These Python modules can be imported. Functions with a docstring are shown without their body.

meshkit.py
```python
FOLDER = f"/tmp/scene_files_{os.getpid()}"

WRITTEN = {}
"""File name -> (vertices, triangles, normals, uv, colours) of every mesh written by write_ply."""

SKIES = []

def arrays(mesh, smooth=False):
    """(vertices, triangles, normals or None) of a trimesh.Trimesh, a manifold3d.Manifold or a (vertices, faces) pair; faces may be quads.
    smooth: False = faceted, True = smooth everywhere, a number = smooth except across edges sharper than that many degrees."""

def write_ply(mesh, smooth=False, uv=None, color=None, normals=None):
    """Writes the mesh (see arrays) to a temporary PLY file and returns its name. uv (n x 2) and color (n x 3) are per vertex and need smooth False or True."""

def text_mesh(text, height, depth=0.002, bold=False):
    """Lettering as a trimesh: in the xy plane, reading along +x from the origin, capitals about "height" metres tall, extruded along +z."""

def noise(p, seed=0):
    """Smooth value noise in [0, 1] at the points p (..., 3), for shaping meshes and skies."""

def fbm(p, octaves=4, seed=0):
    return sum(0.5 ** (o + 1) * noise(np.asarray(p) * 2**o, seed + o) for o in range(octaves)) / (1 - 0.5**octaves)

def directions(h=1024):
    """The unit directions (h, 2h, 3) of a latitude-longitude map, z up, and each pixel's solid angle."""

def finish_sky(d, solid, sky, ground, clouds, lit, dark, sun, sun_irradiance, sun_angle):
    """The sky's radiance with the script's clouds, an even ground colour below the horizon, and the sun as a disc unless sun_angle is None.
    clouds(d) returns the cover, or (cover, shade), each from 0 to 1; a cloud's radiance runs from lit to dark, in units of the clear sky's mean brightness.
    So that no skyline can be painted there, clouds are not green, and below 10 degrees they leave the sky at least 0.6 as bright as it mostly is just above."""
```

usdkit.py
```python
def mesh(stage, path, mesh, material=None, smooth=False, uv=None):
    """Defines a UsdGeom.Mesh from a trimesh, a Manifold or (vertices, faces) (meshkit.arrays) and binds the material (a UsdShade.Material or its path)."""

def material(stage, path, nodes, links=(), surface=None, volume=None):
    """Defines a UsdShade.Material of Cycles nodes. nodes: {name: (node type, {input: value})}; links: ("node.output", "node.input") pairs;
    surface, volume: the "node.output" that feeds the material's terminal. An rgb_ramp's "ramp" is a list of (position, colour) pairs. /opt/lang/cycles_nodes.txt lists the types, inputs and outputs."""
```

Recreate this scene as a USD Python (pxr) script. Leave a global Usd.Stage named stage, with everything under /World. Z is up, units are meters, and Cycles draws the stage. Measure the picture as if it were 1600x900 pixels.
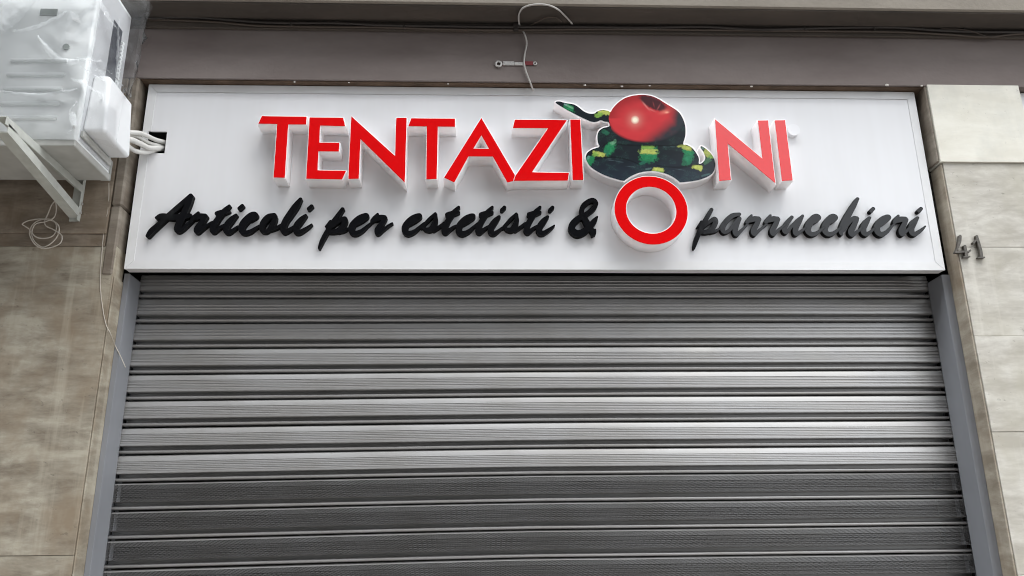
import math, random
import numpy as np, trimesh, manifold3d, usdkit, meshkit
from shapely.geometry import Polygon, Point, LineString, MultiPolygon, box as sbox
from shapely.ops import unary_union
import shapely
from pxr import Usd, UsdGeom, UsdLux, UsdShade, Gf, Sdf, Vt

random.seed(41)
rng = np.random.default_rng(41)
stage = Usd.Stage.CreateInMemory()
UsdGeom.SetStageUpAxis(stage, 'Z'); UsdGeom.SetStageMetersPerUnit(stage, 1.0)
UsdGeom.Xform.Define(stage, '/World'); UsdGeom.Scope.Define(stage, '/World/Looks')

# ------------------------------------------------------------------ camera
PITCH, YAW, ROLL = 0.3042746, 0.0405974, -0.0113522
EYE = np.array([1.27170, -2.86620, 1.59888])
FOCAL = 1300.0                                    # in pixels of a picture 1600 wide
EXPOSURE = -0.16
cy_, sy_, cp_, sp_, cr_, sr_ = math.cos(YAW), math.sin(YAW), math.cos(PITCH), math.sin(PITCH), math.cos(ROLL), math.sin(ROLL)
FWD = np.array([sy_ * cp_, cy_ * cp_, sp_])
_r = np.array([cy_, -sy_, 0.0]); _u = np.cross(_r, FWD)
RIGHT, UP = cr_ * _r + sr_ * _u, -sr_ * _r + cr_ * _u
cam = UsdGeom.Camera.Define(stage, '/World/camera')
cam.AddTransformOp().Set(Gf.Matrix4d(*RIGHT, 0, *UP, 0, *(-FWD), 0, *EYE, 1))
cam.CreateHorizontalApertureAttr(36.0); cam.CreateFocalLengthAttr(36.0 * FOCAL / 1600)
cam.CreateClippingRangeAttr((0.05, 2000.0)); cam.CreateExposureAttr(EXPOSURE)

# ------------------------------------------------------------------ sky and sun (overcast)
SUN_DIR = np.array([0.55, -0.80, 1.70]); SUN_DIR /= np.linalg.norm(SUN_DIR)
SKY_STRENGTH, CLOUD = 0.10, 44.0        # CLOUD: an overcast zenith; the horizon is a third of it
dome = UsdLux.DomeLight.Define(stage, '/World/sky')
dome.GetPrim().SetCustomDataByKey('kind', 'structure')
sky_mat = usdkit.material(stage, '/World/Looks/overcast_sky', {
    'sky': ('sky_texture', dict(sky_type='single_scattering', sun_disc=False, sun_elevation=math.asin(SUN_DIR[2]), sun_rotation=math.atan2(SUN_DIR[0], SUN_DIR[1]))),
    'co': ('texture_coordinate', {}),
    'n': ('noise_texture', dict(scale=2.2, detail=5.0, roughness=0.55)),
    'ramp': ('rgb_ramp', dict(ramp=[(0.3, (CLOUD * .86, CLOUD * .90, CLOUD * .95)), (0.7, (CLOUD * 1.03, CLOUD * 1.07, CLOUD * 1.12))])),
    'sep': ('separate_xyz', {}), 'cie': ('map_range', dict(from_min=0.0, from_max=1.0, to_min=1 / 3, to_max=1.0, clamp=True)), 'dim': ('vector_math', dict(math_type='scale')),
    'mix': ('mix_color', dict(fac=0.93)),
    'bg': ('background_shader', dict(strength=SKY_STRENGTH))},
    [('co.generated', 'n.vector'), ('n.fac', 'ramp.fac'), ('sky.color', 'mix.a'), ('co.generated', 'sep.vector'), ('sep.z', 'cie.value'), ('cie.result', 'dim.scale'), ('ramp.color', 'dim.vector1'), ('dim.vector', 'mix.b'), ('mix.result', 'bg.color')], surface='bg.background')
UsdShade.MaterialBindingAPI.Apply(dome.GetPrim()).Bind(sky_mat)
sun = UsdLux.DistantLight.Define(stage, '/World/sun')
sun.CreateNormalizeAttr(True); sun.CreateIntensityAttr(0.38); sun.CreateAngleAttr(30.0); sun.CreateColorAttr((1.0, 0.975, 0.94))
zax = SUN_DIR; xax = np.cross([0, 0, 1.0], zax); xax /= np.linalg.norm(xax); yax = np.cross(zax, xax)
sun.AddTransformOp().Set(Gf.Matrix4d(*xax, 0, *yax, 0, *zax, 0, 2, -6, 12, 1))

# ------------------------------------------------------------------ from the photograph's pixels to points on real planes
def UZ(px, py, z):
    q = ray(px, py); return EYE + q * ((z - EYE[2]) / q[2])
def ray(px, py): return (px - 800) / FOCAL * RIGHT - (py - 450) / FOCAL * UP + FWD
def U(px, py, y=0.0):
    q = ray(px, py); return EYE + q * ((y - EYE[1]) / q[1])
def UX(px, py, x):
    q = ray(px, py); return EYE + q * ((x - EYE[0]) / q[0])

# ------------------------------------------------------------------ helpers
used = {}
def numbered(parent, name):
    k = used.get((parent, name), 0); used[(parent, name)] = k + 1
    return f'{parent}/{name}' if k == 0 else f'{parent}/{name}_{k:03d}'
LOC = {}
def tag(p, label=None, cat=None, group=None, kind=None):
    for k, v in (('label', label), ('category', cat), ('group', group), ('kind', kind)):
        if v: p.SetCustomDataByKey(k, v)
    return p
def thing(name, loc, label, cat, group=None):
    x = UsdGeom.Xform.Define(stage, numbered('/World', name)); x.AddTranslateOp().Set(Gf.Vec3d(*map(float, loc)))
    LOC[str(x.GetPath())] = np.asarray(loc, float)
    return tag(x.GetPrim(), label, cat, group)
def part(parent, name, mesh, mat, smooth=False, label=None, kind=None, color=None):
    """A mesh in world coordinates; parent None = a top-level thing."""
    base = str(parent.GetPath()) if parent else '/World'
    path = numbered(base, name)
    loc = LOC.get(base, np.zeros(3))
    v, f, n = meshkit.arrays(mesh, smooth)
    LOC[path] = loc
    m = usdkit.mesh(stage, path, (v - loc, f), mat)
    if n is not None:
        m.CreateNormalsAttr(Vt.Vec3fArray.FromNumpy(n.astype(np.float32))); m.SetNormalsInterpolation('vertex')
    if color is not None:
        UsdGeom.PrimvarsAPI(m).CreatePrimvar('print', Sdf.ValueTypeNames.Color3fArray, 'vertex').Set(Vt.Vec3fArray.FromNumpy(np.asarray(color, np.float32)))
    return tag(m.GetPrim(), label, kind=kind)
def cat_(ms): return trimesh.util.concatenate([m for m in ms])
def box(x0, x1, y0, y1, z0, z1):
    m = trimesh.creation.box([x1 - x0, y1 - y0, z1 - z0]); m.apply_translation([(x0 + x1) / 2, (y0 + y1) / 2, (z0 + z1) / 2]); return m
def cbox(x0, x1, y0, y1, z0, z1, c=0.003):
    """box with chamfered edges"""
    pts = []
    for sx in (0, 1):
        for sy in (0, 1):
            for sz in (0, 1):
                X, Y, Z = (x0, x1)[sx], (y0, y1)[sy], (z0, z1)[sz]
                dx, dy, dz = (c, -c)[sx], (c, -c)[sy], (c, -c)[sz]
                pts += [(X + dx, Y + dy, Z), (X + dx, Y, Z + dz), (X, Y + dy, Z + dz)]
    return trimesh.convex.convex_hull(np.array(pts))
def rbox(x0, x1, y0, y1, z0, z1, r, seg=16):
    s = manifold3d.Manifold.sphere(r, seg)
    parts = [s.translate((x, y, z)) for x in (x0 + r, x1 - r) for y in (y0 + r, y1 - r) for z in (z0 + r, z1 - r)]
    m = manifold3d.Manifold.batch_hull(parts).to_mesh()
    return trimesh.Trimesh(m.vert_properties[:, :3], m.tri_verts)
def polys(s): return [g for g in (s.geoms if hasattr(s, 'geoms') else [s]) if g.geom_type == 'Polygon' and g.area > 1e-7]
def extrude(shape, yfront, yback):
    """a flat shape in (x, z) given thickness between two y planes (front is the smaller y)"""
    out = []
    for g in polys(shape):
        m = trimesh.creation.extrude_polygon(g, yback - yfront)
        v = m.vertices.copy(); m.vertices = np.stack([v[:, 0], yback - v[:, 2], v[:, 1]], 1)
        out.append(m)
    return cat_(out)
def spline(p, n=8, closed=False):
    p = np.asarray(p, float); out = []
    k = len(p)
    for i in range(k if closed else k - 1):
        a, b, c, d = (p[(i - 1) % k], p[i], p[(i + 1) % k], p[(i + 2) % k]) if closed else (p[max(i - 1, 0)], p[i], p[i + 1], p[min(i + 2, k - 1)])
        for t in np.arange(n) / n:
            out.append(0.5 * (2 * b + (c - a) * t + (2 * a - 5 * b + 4 * c - d) * t * t + (3 * b - a - 3 * c + d) * t ** 3))
    if not closed: out.append(p[-1])
    return np.array(out)
def tube(points, r, n=6, sides=8, smooth=True):
    p = spline(points, n) if smooth else np.asarray(points, float)
    rr = np.broadcast_to(r, (len(p),)).astype(float)
    t = np.gradient(p, axis=0); t /= np.linalg.norm(t, axis=1, keepdims=True) + 1e-12
    a = np.zeros_like(p); ref = np.array([0, 0, 1.0]) if abs(t[0, 2]) < 0.9 else np.array([1.0, 0, 0])
    prev = np.cross(t[0], ref)
    for i in range(len(p)):
        prev = prev - t[i] * (prev @ t[i]); prev /= np.linalg.norm(prev) + 1e-12; a[i] = prev
    b = np.cross(t, a); ang = np.arange(sides) * 2 * np.pi / sides
    v = p[:, None] + rr[:, None, None] * (np.cos(ang)[None, :, None] * a[:, None] + np.sin(ang)[None, :, None] * b[:, None])
    i, j = np.meshgrid(np.arange(len(p) - 1), np.arange(sides), indexing='ij')
    q = np.stack([i * sides + j, (i) * sides + (j + 1) % sides, (i + 1) * sides + (j + 1) % sides, (i + 1) * sides + j], -1).reshape(-1, 4)
    f = np.vstack([q[:, [0, 1, 2]], q[:, [0, 2, 3]]])
    V = np.vstack([v.reshape(-1, 3), p[0], p[-1]]); e0, e1 = len(V) - 2, len(V) - 1; k = np.arange(sides); L = (len(p) - 1) * sides
    f = np.vstack([f, np.stack([np.full(sides, e0), (k + 1) % sides, k], 1), np.stack([np.full(sides, e1), L + k, L + (k + 1) % sides], 1)])
    m = trimesh.Trimesh(V, f, process=False); m.fix_normals(); return m
def hexa(p8):
    """convex solid over eight corner points"""
    return trimesh.convex.convex_hull(np.array(p8))

# ------------------------------------------------------------------ materials
def mat(name, base, rough=0.5, metallic=0.0, noise=None, bump=None, rough_var=None, spec=0.5, ior=1.5):
    """noise: (scale xyz, amount, detail) multiplies the base colour; bump: (scale xyz, distance)."""
    nodes = {'p': ('principled_bsdf', dict(base_color=base, roughness=rough, metallic=metallic, specular_ior_level=spec, ior=ior)), 'g': ('geometry', {})}
    links = []
    if noise:
        sc, lo, hi, det = noise
        nodes['m1'] = ('mapping', dict(scale=sc)); nodes['n1'] = ('noise_texture', dict(scale=1.0, detail=det, roughness=0.6))
        nodes['r1'] = ('rgb_ramp', dict(ramp=[(0.25, tuple(c * l for c, l in zip(base, lo))), (0.75, tuple(c * h for c, h in zip(base, hi)))]))
        links += [('g.position', 'm1.vector'), ('m1.vector', 'n1.vector'), ('n1.fac', 'r1.fac'), ('r1.color', 'p.base_color')]
    if rough_var:
        sc, lo, hi = rough_var
        nodes['m3'] = ('mapping', dict(scale=sc)); nodes['n3'] = ('noise_texture', dict(scale=1.0, detail=4.0)); nodes['r3'] = ('map_range', dict(from_min=.3, from_max=.7, to_min=lo, to_max=hi))
        links += [('g.position', 'm3.vector'), ('m3.vector', 'n3.vector'), ('n3.fac', 'r3.value'), ('r3.result', 'p.roughness')]
    if bump:
        sc, dist = bump
        nodes['m2'] = ('mapping', dict(scale=sc)); nodes['n2'] = ('noise_texture', dict(scale=1.0, detail=3.0)); nodes['b'] = ('bump', dict(distance=dist, strength=1.0))
        links += [('g.position', 'm2.vector'), ('m2.vector', 'n2.vector'), ('n2.fac', 'b.height'), ('b.normal', 'p.normal')]
    return usdkit.material(stage, f'/World/Looks/{name}', nodes, links, surface='p.BSDF')

def G(v, w=1.0): return (v * w, v, v / w)
M = {}
M['panel'] = mat('white_panel', (.79, .79, .80), .30, noise=((16, 16, 1.6), (.955, .95, .94), (1.0, 1.0, 1.0), 6.0), bump=((2.2, 2.2, 2.2), .0015))
M['frame'] = mat('white_frame', (.80, .80, .80), .35, noise=((9, 9, 9), (.93, .925, .91), (1, 1, 1), 5.0))
M['red'] = mat('red_acrylic', (.70, .0015, .003), .03, bump=((9, 9, 9), .0006), noise=((30, 30, 30), (.93, .9, .9), (1, 1, 1), 3.0), ior=1.62)
M['black'] = mat('black_acrylic', (.003, .003, .0035), .10, bump=((9, 9, 9), .0006), ior=1.43)
M['black_side'] = mat('black_side', (.0035, .0035, .0035), .75, spec=.15)
M['letter_side'] = usdkit.material(stage, '/World/Looks/letter_side', {'p': ('principled_bsdf', dict(base_color=(.90, .835, .825), roughness=.4, subsurface_weight=.4, subsurface_radius=(1.0, .75, .7), subsurface_scale=.03))}, [], surface='p.BSDF')
M['white_disc'] = mat('white_disc', (.80, .80, .81), .35)
M['hole_black'] = mat('painted_hole_black', (.006, .006, .006), .9)
M['plaster'] = mat('taupe_plaster', (.212, .178, .168), .85, noise=((1.6, 1.6, 5.0), (.70, .66, .64), (1.14, 1.16, 1.13), 9.0), bump=((60, 60, 60), .0012))
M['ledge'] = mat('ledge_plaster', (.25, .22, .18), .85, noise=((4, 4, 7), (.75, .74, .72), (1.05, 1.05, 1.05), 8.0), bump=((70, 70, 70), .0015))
M['soffit'] = mat('dark_brown_soffit', (.080, .066, .054), .9, noise=((3, 9, 9), (.65, .65, .65), (1.15, 1.12, 1.1), 7.0), bump=((60, 60, 60), .0012))  # dark brown for the ledge underside and the added strip below it
M['core'] = mat('dark_core', (.03, .026, .022), .9)
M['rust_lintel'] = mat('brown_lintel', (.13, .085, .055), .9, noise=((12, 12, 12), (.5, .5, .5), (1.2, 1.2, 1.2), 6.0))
M['fleck'] = mat('plaster_crumb', (.65, .62, .57), .9)
M['guide'] = mat('grey_guide_paint', (.245, .252, .268), .55, noise=((8, 8, 3), (.9, .9, .9), (1.05, 1.05, 1.05), 5.0))
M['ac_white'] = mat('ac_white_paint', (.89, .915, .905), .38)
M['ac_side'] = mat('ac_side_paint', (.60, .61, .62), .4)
M['ac_base'] = mat('ac_base_zinc', (.50, .50, .47), .45, noise=((14, 14, 14), (.8, .8, .78), (1.05, 1.05, 1.05), 5.0))
M['ac_cover'] = mat('ac_valve_cover', (.80, .81, .81), .4)
M['ac_recess_grey'] = mat('ac_recess_grey', (.30, .33, .31), .5)
M['coil'] = mat('coil_fins', (.035, .038, .05), .5, noise=((60, 60, 200), (.5, .5, .5), (1.6, 1.6, 1.6), 3.0))
M['bracket'] = mat('bracket_paint', (.56, .575, .53), .45, noise=((25, 25, 25), (.8, .8, .78), (1.05, 1.05, 1.05), 5.0))
M['pvc'] = mat('pipe_insulation', (.70, .69, .66), .5, noise=((30, 30, 30), (.9, .9, .88), (1, 1, 1), 4.0))
M['white_wire'] = mat('white_cable', (.46, .44, .41), .45)
M['pale_wire'] = mat('pale_wire', (.55, .50, .43), .5)
M['dark_wire'] = mat('dark_cable', (.035, .028, .024), .6)
M['brown_wire'] = mat('brown_wire', (.075, .056, .042), .6)
M['zinc'] = mat('zinc_strap', (.62, .60, .57), .45, metallic=.4, noise=((90, 90, 90), (.6, .6, .6), (1.1, 1.1, 1.1), 4.0))
M['red_tape'] = mat('red_band', (.20, .02, .025), .5)
M['brass'] = mat('weathered_digit', (.085, .076, .064), .5, metallic=.25, noise=((90, 90, 90), (.6, .6, .6), (1.5, 1.5, 1.5), 4.0))
M['asphalt'] = mat('asphalt', (.15, .145, .14), .9, noise=((3, 3, 3), (.8, .8, .8), (1.2, 1.2, 1.2), 8.0))
M['paving'] = mat('paving', (.38, .35, .325), .8, noise=((3, 3, 3), (.85, .85, .85), (1.1, 1.1, 1.1), 8.0))
M['far_wall'] = mat('far_wall', (.034, .029, .025), .9, noise=((1, 1, 1), (.85, .85, .85), (1.1, 1.1, 1.1), 6.0))
M['far_glass'] = mat('far_glass', (.03, .035, .04), .1)
M['far_frame'] = mat('far_frame', (.06, .054, .048), .6)

def stone(name, light, dark, stain, warm=.5, streak=.5, seed=0.0):
    """travertine: horizontal bedding, blotches, pits, drip streaks; differs slab by slab"""
    n = {'g': ('geometry', {}), 'oi': ('object_info', {}),
         'off': ('vector_math', dict(math_type='multiply_add', vector2=(7.0, 3.0, 5.0))),
         'mb': ('mapping', dict(scale=(5.0, 5.0, 17.0))), 'nb': ('noise_texture', dict(scale=1.0, detail=9.0, roughness=.66, distortion=.25)),
         'rb': ('rgb_ramp', dict(ramp=[(.36, dark), (.50, tuple((a + b) / 2 for a, b in zip(light, dark))), (.62, light)])),
         'ms': ('mapping', dict(scale=(7.0, 7.0, 5.0), location=(seed, seed, 0))), 'ns': ('noise_texture', dict(scale=1.0, detail=8.0, roughness=.62)),
         'rs': ('map_range', dict(from_min=.44, from_max=.70, to_min=0.0, to_max=warm, clamp=True)),
         'mixs': ('mix_color', dict(b=stain)),
         'mv': ('mapping', dict(scale=(16.0, 16.0, 1.1))), 'nv': ('noise_texture', dict(scale=1.0, detail=6.0, roughness=.6)),
         'rv': ('map_range', dict(from_min=.54, from_max=.74, to_min=0.0, to_max=streak, clamp=True)),
         'mixv': ('mix_color', dict(b=tuple(min(1, c * 1.18) for c in light))),
         'mp': ('mapping', dict(scale=(34.0, 34.0, 52.0))), 'np': ('noise_texture', dict(scale=1.0, detail=4.0, roughness=.7)),
         'rp': ('map_range', dict(from_min=.63, from_max=.74, to_min=0.0, to_max=.38, clamp=True)),
         'mixp': ('mix_color', dict(b=tuple(c * .35 for c in dark))),
         'bh': ('math', dict(math_type='multiply', value2=-1.0)),
         'b': ('bump', dict(distance=.0022, strength=1.0)),
         'p': ('principled_bsdf', dict(roughness=.62, specular_ior_level=.35))}
    l = [('g.position', 'off.vector1'), ('oi.random', 'off.vector3')]
    n['off'] = ('vector_math', dict(math_type='add'))
    n['sc'] = ('vector_math', dict(math_type='scale', vector1=(9.0, 4.0, 7.0)))
    l = [('oi.random', 'sc.scale'), ('g.position', 'off.vector1'), ('sc.vector', 'off.vector2')]
    for m_, t_ in (('mb', 'nb'), ('ms', 'ns'), ('mv', 'nv'), ('mp', 'np')):
        l += [('off.vector', m_ + '.vector'), (m_ + '.vector', t_ + '.vector')]
    l += [('nb.fac', 'rb.fac'), ('ns.fac', 'rs.value'), ('rs.result', 'mixs.fac'), ('rb.color', 'mixs.a'),
          ('nv.fac', 'rv.value'), ('rv.result', 'mixv.fac'), ('mixs.result', 'mixv.a'),
          ('np.fac', 'rp.value'), ('rp.result', 'mixp.fac'), ('mixv.result', 'mixp.a'), ('mixp.result', 'p.base_color'),
          ('rp.result', 'bh.value1'), ('bh.value', 'b.height'), ('b.normal', 'p.normal')]
    return usdkit.material(stage, f'/World/Looks/{name}', n, l, surface='p.BSDF')
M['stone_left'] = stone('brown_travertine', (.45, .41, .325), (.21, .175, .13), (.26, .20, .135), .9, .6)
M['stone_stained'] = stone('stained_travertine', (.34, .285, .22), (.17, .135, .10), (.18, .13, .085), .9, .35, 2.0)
M['stone_right'] = stone('pale_travertine', (.62, .595, .53), (.41, .38, .325), (.44, .41, .33), .7, .5, 3.0)
M['stone_cream'] = stone('cream_travertine', (.78, .755, .665), (.70, .67, .575), (.56, .55, .49), .6, .2, 5.0)
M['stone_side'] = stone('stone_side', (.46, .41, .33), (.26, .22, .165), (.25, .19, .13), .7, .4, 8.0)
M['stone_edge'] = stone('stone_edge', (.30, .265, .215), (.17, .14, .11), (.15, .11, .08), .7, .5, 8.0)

def shutter_mat(name, perforated, tone=.43):
    n = {'g': ('geometry', {}), 'm': ('mapping', dict(scale=(.9, 30, 70))), 'n': ('noise_texture', dict(scale=1.0, detail=5.0, roughness=.6)),
         'r': ('rgb_ramp', dict(ramp=[(.3, tuple(tone * c for c in (.97, .955, .94))), (.7, tuple(tone * c for c in (1.03, 1.02, 1.01)))])),
         'm2': ('mapping', dict(scale=(5.0, 5.0, 7.0))), 'n2': ('noise_texture', dict(scale=1.0, detail=7.0)),
         'rr': ('map_range', dict(from_min=.3, from_max=.7, to_min=.33, to_max=.42)),
         'r2': ('rgb_ramp', dict(ramp=[(.38, (.93, .92, .90)), (.62, (1, 1, 1))])), 'mm': ('mix', dict(mix_type='multiply', fac=1.0)),
         'p': ('principled_bsdf', dict(metallic=.40, roughness=.46))}
    l = [('g.position', 'm.vector'), ('m.vector', 'n.vector'), ('n.fac', 'r.fac'), ('g.position', 'm2.vector'), ('m2.vector', 'n2.vector'),
         ('n2.fac', 'rr.value'), ('rr.result', 'p.roughness'), ('n2.fac', 'r2.fac'), ('r.color', 'mm.color1'), ('r2.color', 'mm.color2'), ('mm.color', 'p.base_color')]
    if not perforated:
        return usdkit.material(stage, f'/World/Looks/{name}', n, l, surface='p.BSDF')
    n |= {'s': ('separate_xyz', {}), 'c': ('combine_xyz', {}), 'rot': ('mapping', dict(rotation=(0, 0, math.pi / 4), scale=(math.sqrt(2) / .0043, math.sqrt(.5) / .0034, 1))),
          'v': ('voronoi_texture', dict(dimensions='2D', randomness=0.0, scale=1.0)), 'lt': ('math', dict(math_type='less_than', value2=.47)),
          't': ('transparent_bsdf', {}), 'mx': ('mix_closure', {})}
    l += [('g.position', 's.vector'), ('s.x', 'c.x'), ('s.z', 'c.y'), ('c.vector', 'rot.vector'), ('rot.vector', 'v.vector'), ('v.distance', 'lt.value1'), ('lt.value', 'mx.fac'),
          ('p.BSDF', 'mx.closure1'), ('t.BSDF', 'mx.closure2')]
    return usdkit.material(stage, f'/World/Looks/{name}', n, l, surface='mx.closure')
M['slat'] = shutter_mat('galvanised_slat', False)
M['slat_holes'] = shutter_mat('perforated_slat', True, .30)

M['print'] = usdkit.material(stage, '/World/Looks/printed_film', {'a': ('attribute', dict(attribute='print')), 'p': ('principled_bsdf', dict(roughness=.2, ior=1.42))}, [('a.color', 'p.base_color')], surface='p.BSDF')

def film_mat(name, haze):
    return usdkit.material(stage, f'/World/Looks/{name}', {
        'g': ('geometry', {}), 'n': ('noise_texture', dict(scale=9.0, detail=4.0, roughness=.6, distortion=1.0)),
        'rg': ('map_range', dict(from_min=.35, from_max=.75, to_min=haze * .5, to_max=haze * 1.6, clamp=True)),
        't': ('transparent_bsdf', dict(color=(1, 1, 1))), 'd': ('diffuse_bsdf', dict(color=(.95, .97, .97))), 'tl': ('translucent_bsdf', dict(color=(.85, .87, .87))),
        'wh': ('mix_closure', dict(fac=.28)), 'gl': ('glossy_bsdf', dict(color=(1, 1, 1), roughness=.06)), 'fr': ('fresnel', dict(IOR=1.17)), 'mx': ('mix_closure', {}), 'mx2': ('mix_closure', {})},
        [('g.position', 'n.vector'), ('n.fac', 'rg.value'), ('rg.result', 'mx.fac'), ('d.BSDF', 'wh.closure1'), ('tl.BSDF', 'wh.closure2'),
         ('t.BSDF', 'mx.closure1'), ('wh.closure', 'mx.closure2'), ('fr.fac', 'mx2.fac'), ('mx.closure', 'mx2.closure1'), ('gl.BSDF', 'mx2.closure2')], surface='mx2.closure')
M['film'] = film_mat('clear_film', .05)
M['film_fold'] = film_mat('folded_film', .22)

# ------------------------------------------------------------------ setting
W, ZB, ZT = 3.0, 2.57, 3.3194          # the sign: width, bottom, top; its front face is y = 0
Y_WALL, Y_GUIDE, Y_SLAT = -0.030, 0.040, 0.152
tag(part(None, 'road', box(-40, 40, -60, -2.6, -.25, -.12), M['asphalt']), kind='structure')
tag(part(None, 'pavement', box(-40, 40, -2.6, 0.6, -.25, 0), M['paving']), kind='structure')

# ------------------------------------------------------------------ the shop building
bld = thing('shop_building', (1.5, 0.5, 0), 'taupe rendered shop building with travertine slabs round the shuttered opening', 'building')
pw = extrude(sbox(-9, 3.327, 11, 14), -.035, .34)
part(bld, 'plaster_wall', pw, M['plaster'])
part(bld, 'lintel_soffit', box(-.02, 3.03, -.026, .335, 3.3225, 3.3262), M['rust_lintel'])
# the ledge above: underside at z 3.583, with an uneven lower front edge
seg = 60; xs = np.linspace(-9, 11, seg * 4 + 1)
def ledge():
    prof = np.array([(-.0345, 3.70), (-.0345, 3.583), (-.158, 3.583), (-.165, 3.588), (-.165, 3.70), (-.150, 3.715), (-.150, 3.86), (-.0345, 3.87)])
    v = []
    for x in xs:
        j = (meshkit.fbm(np.array([[x * 3.0, .3, .7]]), 4)[0] - .5) * .006
        q = prof.copy(); q[1:4, 1] += j * .5; q[2:5, 0] += j * .6
        v.append(np.column_stack([np.full(len(q), x), q]))
    n = len(prof); v = np.vstack(v); f = []
    for i in range(len(xs) - 1):
        for k in range(n):
            a, b = i * n + k, i * n + (k + 1) % n; f.append((a, a + n, b + n, b))
    m = trimesh.Trimesh(v, np.array([t for q in f for t in ((q[0], q[1], q[2]), (q[0], q[2], q[3]))]), process=False); m.fix_normals(); return m
part(bld, 'ledge', ledge(), M['ledge'])
part(bld, 'ledge_soffit', box(-9, 11, -.1560, -.0352, 3.5765, 3.5826), M['soffit'], label='dark brown underside of the ledge')
part(bld, 'dark_interior', cat_([box(-9, 11, .62, .9, 0, 3.32), box(-.30, -.16, .05, .61, 0, 3.32), box(3.16, 3.30, .05, .61, 0, 3.32), box(-.155, 3.155, .05, .60, 2.75, 3.318)]), M['core'])
part(bld, 'fillet_moulding', cbox(-9, 11, -.050, -.0352, 3.540, 3.5763, .003), M['soffit'])  # added strip to shade the wall below; its dark colour paints the shaded band
# travertine slabs
def slab(x0, x1, z0, z1, m, proud=0.0, label=None, y1=.049):
    g = .0005
    return part(bld, 'stone_slab', cbox(x0 + g, x1 - g, Y_WALL - proud, y1, z0 + g, z1 - g, .0009), m, label=label)
zl = [0, .52, 1.06, 1.596, 2.644, 2.690, 3.322]
for i in range(len(zl) - 1):
    pr = (0, .001, 0, .0012, .004, .009)[i]
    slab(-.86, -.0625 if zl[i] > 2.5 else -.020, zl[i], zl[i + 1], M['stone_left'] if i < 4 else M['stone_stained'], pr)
    slab(-1.90, -.86, zl[i], zl[i + 1], M['stone_left'], pr)
for z0, z1 in ((2.535, 2.80), (2.80, 3.33)):                     # the narrow upright trim beside the sign
    part(bld, 'jamb_trim', cbox(-.061, -.0225, -.036, .05, z0 + .001, z1 - .001, .006), M['stone_edge'])
part(bld, 'slab_edge', cbox(-.0195, -.0135, -.0285, .05, 0, 2.533, .002), M['stone_left'])
zr = [0, .50, 1.02, 1.50, 1.969, 2.311, 2.651, 2.995]
for i in range(len(zr) - 1):
    slab(3.045, 3.402, zr[i], zr[i + 1], M['stone_right'], (0, 0, .001, 0, .0012, 0, .0008)[i])
part(bld, 'slab_edge', cbox(3.0375, 3.0443, -.0275, .05, 0, 2.99, .002), M['stone_side'])
slab(3.0335, 3.404, 2.995, 3.331, M['stone_cream'], .009, label='pale cream top slab')
part(bld, 'slab_edge', cbox(3.024, 3.0325, -.033, .05, 2.999, 3.327, .003), M['stone_edge'])
for px, py, s in ((914, 133, 3), (1015, 134, 2.4), (972, 135, 3), (1386, 133, 4.5), (700, 131, 2), (545, 129, 2), (1174, 135, 3), (1440, 134, 3), (460, 128, 2.4)):
    c = U(px, py, -.037); m = trimesh.creation.icosphere(1, s / 880)
    m.vertices = m.vertices * [1.5, .7, .9] + rng.normal(0, s / 5000, m.vertices.shape) + c
    part(bld, 'plaster_fleck', m, M['fleck'])

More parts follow.
